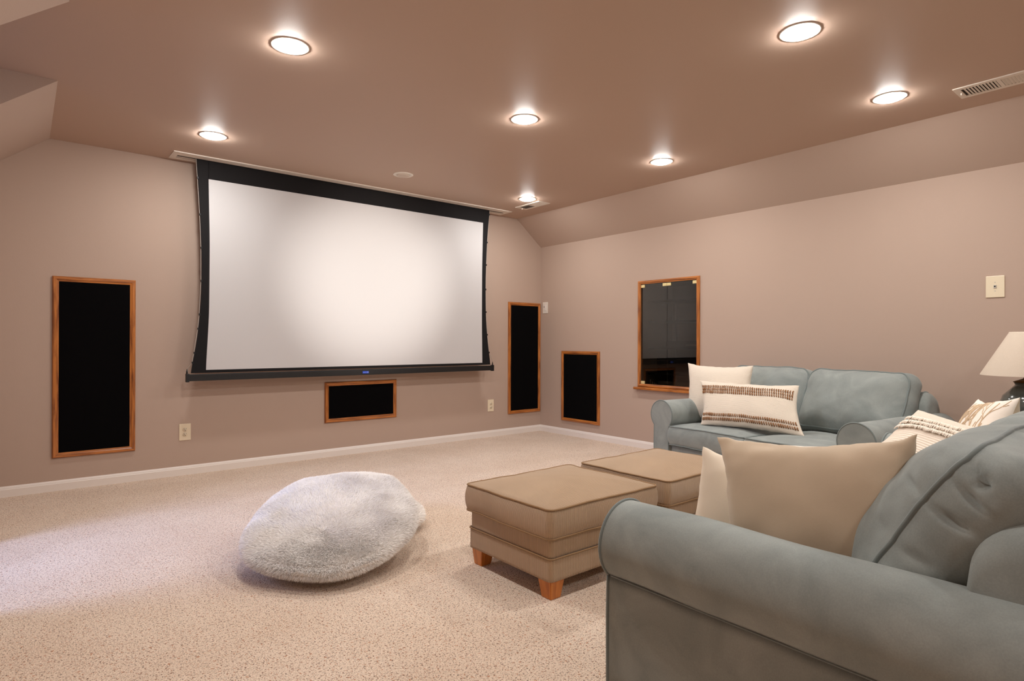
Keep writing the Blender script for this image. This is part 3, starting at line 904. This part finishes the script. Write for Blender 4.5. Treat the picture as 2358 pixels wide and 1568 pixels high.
    for s in (-1, 1):
        for y in (0.06, D-0.12):
            bm = bmesh.new(); bx(bm, (s*(W/2-0.075)-0.025, y-0.025, 0), (s*(W/2-0.075)+0.025, y+0.025, 0.04))
            link_bm('foot', bm, M_DARKWOOD, root)
    return root
SOFA_X0, SOFA_Y = 1.243, 1.10
SW = 2.13
sofa = make_sofa('sofa', SW, 3, 'large blue-grey suede sofa with rolled arms filling the right foreground', seed=1)
sofa.location = (SOFA_X0+SW/2, SOFA_Y, 0); sofa.rotation_euler = (0, 0, PI)
LW_ = 1.62
love = make_sofa('loveseat', LW_, 2, 'two-seat blue-grey suede loveseat standing along the right wall', back_lean=64, back_crown=0.085, seed=9)
LR = rad(-98.2)
love.location = (3.665, 2.07, 0); love.rotation_euler = (0, 0, LR)

# ------------------------------------------------------------------ ottomans
def make_ottoman():
    root = empty('ottoman')
    w, d = 0.66, 0.56
    mt = Matrix.Translation((0, 0, 0.315))
    boxed_cushion('top_cushion', w+0.03, d+0.03, 0.118, M_CORD, M_CORDPIPE, root, mt, rc=0.03, crown=0.045, crown_b=0.0, bulge=0.010, wob=0.005, seed=4, pr=0.004)
    boxed_cushion('upper_band', w-0.004, d-0.004, 0.09, M_CORD, M_CORDPIPE, root, Matrix.Translation((0, 0, 0.215)), rc=0.02, crown=0.0, crown_b=0, bulge=0.0, wob=0.001, seed=5, pipes=())
    boxed_cushion('lower_band', w+0.006, d+0.006, 0.092, M_CORD, M_CORDPIPE, root, Matrix.Translation((0, 0, 0.126)), rc=0.02, crown=0.0, crown_b=0, bulge=0.0, wob=0.001, seed=6, pipes=(1,), pr=0.0035)
    for sx in (-1, 1):
        for sy in (-1, 1):
            bm = bmesh.new()
            cx, cy = sx*(w/2-0.048), sy*(d/2-0.048)
            r = bmesh.ops.create_cube(bm, size=1.0)
            for v_ in r['verts']:
                top = v_.co.z > 0
                k = 0.041 if top else 0.028
                # outer faces slightly tapered, inner more
                v_.co = Vector((cx + v_.co.x*2*k + (0 if top else sx*0.004), cy + v_.co.y*2*k + (0 if top else sy*0.004), 0.088 if top else 0.0))
            bmesh.ops.bevel(bm, geom=list(bm.edges), offset=0.002, segments=2, affect='EDGES')
            link_bm('leg', bm, M_LEGWOOD, root)
    return root
o1 = make_ottoman(); o1.location = (1.975, 2.035, 0)
tag(o1, 'tan corduroy ottoman nearest the fluffy floor cushions, its two wooden legs showing', 'ottoman', 'corduroy ottomans in front of the sofa')
o2 = copy_tree(o1); o2.location = (2.755, 2.04, 0)
tag(o2, 'tan corduroy ottoman between the other ottoman and the loveseat', 'ottoman', 'corduroy ottomans in front of the sofa')

# ------------------------------------------------------------------ throw pillows
def throw_pillow(name, label, w, h, t_, mats, center, normal, upv, **k):
    o, surf = pillow_mesh(name, w, h, t_, mats, basis(center, normal, upv), None, **k)
    tag(o, label, 'pillow'); return o, surf
lf = Vector((math.sin(LR), -math.cos(LR), 0))       # the way the loveseat faces
ls = Vector((math.cos(LR), math.sin(LR), 0))        # across it
# square cream pillow on the loveseat
n_ = lf*0.86 + Vector((0, 0, 0.42))
throw_pillow('throw_pillow', 'square cream woven pillow at the left end of the loveseat, behind the long striped one',
             0.575, 0.45, 0.17, (M_CREAM, M_CREAM), (4.13, 2.535, 0.66), (-0.94, 0.03, 0.27), (0, 0, 1), seed=2, pull=0.12, N=40, shear=0.16)
n2_ = lf*0.80 + Vector((0, 0, 0.5))
lum, surf = throw_pillow('lumbar_pillow', 'long cream lumbar pillow with two bands of brown stitching leaning on the loveseat',
             0.74, 0.35, 0.15, (M_CREAM, M_CREAM), (3.94, 2.19, 0.60), (-0.87, -0.03, 0.45), (0, 0, 1), seed=3, pull=0.08, N=40, shear=0.30)
for rows_ in ((0.66, 0.52, 0.385), (-0.60, -0.78)):
  vs = []; fs = []
  for row in rows_:
    k = 46
    for i in range(k):
        u = -0.94 + 1.88*i/(k-1) + (0.008 if int(abs(row)*100) % 2 else 0)
        p = surf(u, row, 1)
        p1 = surf(u, row-0.055, 1); p2 = surf(u, row+0.055, 1)
        nn = Vector((0, 0, 1))
        base_ = len(vs)
        rr = 0.0042*random.uniform(0.7, 1.2)
        path = [p1+nn*0.0, p1.lerp(p, 0.5)+nn*0.004, p+nn*0.0055, p.lerp(p2, 0.5)+nn*0.004, p2+nn*0.0]
        tube_data(path, rr, False, 5, vs, fs)
  st = link_mesh('brown_stitching', vs, fs, M_BROWNYARN, lum, True); st['label'] = 'rows of brown yarn stitches'

# pillows at the near end of the sofa
throw_pillow('throw_pillow', 'large tan linen-backed pillow standing inside the near sofa arm',
             0.50, 0.44, 0.18, (M_WHITECOT, M_TAN), (1.575, 0.695, 0.588), (0.97, 0.05, -0.08), (0.20, 0.13, 1), seed=11, pull=0.11, N=44, wob=0.010)
throw_pillow('throw_pillow', 'cream pillow with nubby front partly hidden behind the tan pillow',
             0.48, 0.34, 0.15, (M_BOUCLE, M_CREAMBACK), (1.71, 0.885, 0.50), (0.95, 0.10, 0.10), (0.1, -0.22, 1), seed=12, pull=0.08)
# pillows at the far end of the sofa
kp, ksurf = throw_pillow('knit_pillow', 'cream ribbed knit pillow with fringed rows leaning back at the far end of the sofa',
             0.46, 0.46, 0.16, (M_KNITROW, M_CREAMBACK), (2.77, 0.756, 0.592), (-0.556, 0.043, 0.81), (0.76, -0.36, 0.54), seed=13, pull=0.09)
vs = []; fs = []
for row in (0.62, 0.48, 0.34):
    for i in range(150):
        u = -0.93 + 1.86*i/149
        p = ksurf(u, row, 1); ln = random.uniform(0.018, 0.028)
        q = p + Vector((random.uniform(-0.003, 0.003), -ln, 0.010)); mid = (p+q)/2 + Vector((0, 0, 0.008))
        tube_data([p, mid, q], 0.0024, False, 4, vs, fs)
fr_ = link_mesh('fringe', vs, fs, mat('pale_wool', srgb(252, 240, 226), rough=1.0, spec=0.05), kp, True)
lp, lsurf = throw_pillow('leaf_pillow', 'white pillow with tan branching leaf pattern in the far back corner of the sofa',
             0.46, 0.44, 0.15, (M_WHITECOT, M_TAN), (3.05, 0.68, 0.613), (-0.43, 0.86, 0.30), (0.23, -0.22, 0.96), seed=14, pull=0.12)
vs = []; fs = []
M_LEAF = mat('tan_print', srgb(216, 190, 160), rough=0.95, spec=0.1)
rb = random.Random(5)
def branch(u, v_, ang, ln, depth):
    path = []; n = 18; ph = rb.uniform(0, 6)
    for i in range(n+1):
        if abs(u) > 0.95 or abs(v_) > 0.95: break
        path.append(lsurf(u, v_, 1) + Vector((0, 0, 0.0008)))
        a_ = ang + 0.30*math.sin(i*0.75+ph) + 0.02*i
        u += math.cos(a_)*ln/n; v_ += math.sin(a_)*ln/n
        if depth < 2 and i in (5, 10, 14):
            branch(u, v_, ang + rb.choice((0.5, -0.45)), ln*0.5, depth+1)
    if len(path) > 2: tube_data(path, 0.0022 if depth == 0 else 0.0015, False, 5, vs, fs)
for i in range(5):
    branch(-0.80+0.38*i, -0.93, rad(70), 1.9, 0)
for i in range(2):
    branch(-0.94, -0.45+0.60*i, rad(52), 1.4, 0)
link_mesh('leaf_print', vs, fs, M_LEAF, lp, True)

# ------------------------------------------------------------------ lamp on a side table
tb = empty('side_table', (4.32, 0.74, 0)); tag(tb, 'small dark wooden side table under the lamp in the right corner', 'side table')
lathe('table_top', [(0.24, 0.50), (0.25, 0.505), (0.25, 0.522), (0.24, 0.527)], M_DARKWOOD, tb)
lathe('pedestal', [(0.05, 0.0), (0.05, 0.02), (0.03, 0.10), (0.035, 0.3), (0.028, 0.46), (0.06, 0.50)], M_DARKWOOD, tb, 24)
lathe('foot', [(0.16, 0.0), (0.16, 0.02), (0.05, 0.05)], M_DARKWOOD, tb, 32)
lm = empty('table_lamp', (4.32, 0.745, 0.528)); tag(lm, 'table lamp with cream cone shade and dark glazed urn base at the right edge', 'lamp')
lz = 0.528
lathe('urn_base', [(0.06, 0.0), (0.065, 0.012), (0.05, 0.03), (0.085, 0.08), (0.118, 0.14), (0.125, 0.185), (0.112, 0.225), (0.078, 0.262), (0.058, 0.285), (0.062, 0.300)], M_CERAMIC, lm)
lathe('bronze_collar', [(0.064, 0.300), (0.066, 0.304), (0.045, 0.312), (0.022, 0.322), (0.014, 0.338), (0.018, 0.345), (0.008, 0.352)], M_BRONZE, lm, 32)
lathe('stem', [(0.006, 0.35), (0.006, 0.575)], M_BRONZE, lm, 12)
sh = lathe('lamp_shade', [(0.212, 0.338), (0.2125, 0.342), (0.084, 0.578), (0.083, 0.582), (0.081, 0.578), (0.2095, 0.342)], M_LINEN, lm, 64, cap=False)
lathe('finial', [(0.004, 0.575), (0.009, 0.585), (0.007, 0.597), (0.002, 0.603)], M_BRONZE, lm, 16)
for k in range(3):
    a = 2*PI*k/3
    tube('shade_spoke', [Vector((0, 0, 0.572)), Vector((0.0825*math.cos(a), 0.0825*math.sin(a), 0.576))], 0.0015, M_BRONZE, lm, False, 6)

# ------------------------------------------------------------------ fluffy floor cushions
def fluffy(name, label, cx, cy, rx, ry, rot, surf_z, thick, nstrand, seed, dome):
    """flattened round cushion with a fur of real strands"""
    rnd = random.Random(seed)
    root = empty(name, (cx, cy, 0)); tag(root, label, 'floor cushion', 'white faux fur floor cushions')
    NA, NRr = 72, 22
    cr, sr = math.cos(rot), math.sin(rot)
    def P(a, t):
        # t in [0,1] top centre -> rim -> bottom centre at 2
        if t <= 1: r = math.sin(t*PI/2); h = math.cos(t*PI/2)
        else: r = math.sin((2-t)*PI/2); h = -math.cos((2-t)*PI/2)
        r_ = r**0.82 if r > 0 else 0
        wob = 1 + 0.022*math.sin(3*a+seed) + 0.02*math.sin(5*a+2*seed)
        x = rx*r_*wob*math.cos(a); y = ry*r_*wob*math.sin(a)
        X = x*cr - y*sr; Y = x*sr + y*cr
        b_ = surf_z(X+cx, Y+cy)
        hh = abs(h)**0.8*(1 if h > 0 else -1)
        z = b_ + thick*0.5 + thick*0.5*hh*(1 if h < 0 else dome)
        z += 0.012*noise.noise(Vector((X*6, Y*6, seed)))*(1 if h > 0 else 0)
        # dimple and quilting where the filling has shifted
        if h > 0: z -= 0.018*math.exp(-((X+0.12)**2+(Y+0.16)**2)/0.02)
        return Vector((X, Y, max(z, 0.004)))
    verts = []; faces = []
    rows = [0.001] + [2*i/(2*NRr)*1.0 for i in range(1, 2*NRr)] + [1.999]
    for t_ in rows:
        for k in range(NA): verts.append(P(2*PI*k/NA, t_))
    for i in range(len(rows)-1):
        for k in range(NA):
            k2 = (k+1) % NA
            faces.append((i*NA+k, (i+1)*NA+k, (i+1)*NA+k2, i*NA+k2))
    body = link_mesh('cushion_body', verts, faces, M_FURBASE, root, True)
    # fur
    vs = []; fs = []
    for i in range(nstrand):
        a = rnd.uniform(0, 2*PI); t_ = math.asin(min(1, math.sqrt(rnd.random())))/(PI/2)
        if rnd.random() < 0.22: t_ = rnd.uniform(0.85, 1.35)
        p = P(a, t_); e = 0.02
        du = P(a+e, t_)-p; dv = P(a, t_+e)-p
        n = dv.cross(du)
        if n.length < 1e-9: n = Vector((0, 0, 1))
        n.normalize()
        if t_ < 1 and n.z < 0: n = -n
        if t_ >= 1 and (n.x*p.x+n.y*p.y) < 0: n = -n
        # swirl direction field, clumping
        c = noise.noise_vector(Vector((p.x*9, p.y*9, seed)))
        out = Vector((p.x+0.12, p.y+0.16, 0)); out = out.normalized() if out.length > 1e-5 else Vector((1, 0, 0))
        lay = out*0.75 + Vector((c.x, c.y, 0))*0.9 + Vector((0, 0, -0.25 if t_ > 0.8 else 0.0))
        L = rnd.uniform(0.012, 0.022)
        d1 = (n*0.9 + lay*0.5).normalized(); d2 = (n*0.25 + lay*1.0 + Vector((rnd.uniform(-.35, .35), rnd.uniform(-.35, .35), 0))).normalized()
        p0 = p; p1 = p + d1*L*0.45; p2 = p1 + d2*L*0.6
        for q in (p1, p2):
            if q.z < 0.002: q.z = 0.002 + rnd.random()*0.003
        s = d1.cross(Vector((rnd.uniform(-1, 1), rnd.uniform(-1, 1), rnd.uniform(-1, 1))))
        s = s.normalized() if s.length > 1e-6 else Vector((1, 0, 0))
        w_ = 0.0010
        b_ = len(vs)
        vs += [p0-s*w_, p0+s*w_, p1-s*w_*0.8, p1+s*w_*0.8, p2]
        fs += [(b_, b_+1, b_+3, b_+2), (b_+2, b_+3, b_+4)]
    fo_ = link_mesh('fur', vs, fs, M_FUR, root, True); fo_['kind'] = 'stuff'
    return root
# lower cushion lies flat, the upper one is tipped up over it
fluffy('floor_cushion', 'white fluffy floor cushion lying underneath, its edge showing at the right', 1.455, 3.16, 0.375, 0.375, 0.0, lambda X, Y: 0.0, 0.13, 34000, 3, 1.0)
def tilt(X, Y):
    # upper cushion: rises from the floor at its near edge onto the lower cushion
    d = (X-0.92)*0.55 + (Y-2.52)*0.72
    t_ = max(0.0, min(1.0, (d+0.06)/0.80)); t_ = t_*t_*(1.6-0.6*t_)*0.35 + t_*0.65
    return 0.01 + 0.18*t_
fluffy('floor_cushion', 'big round white fluffy floor cushion tipped up on top of the other one', 1.212, 2.865, 0.505, 0.395, rad(58), tilt, 0.115, 150000, 8, 1.15)
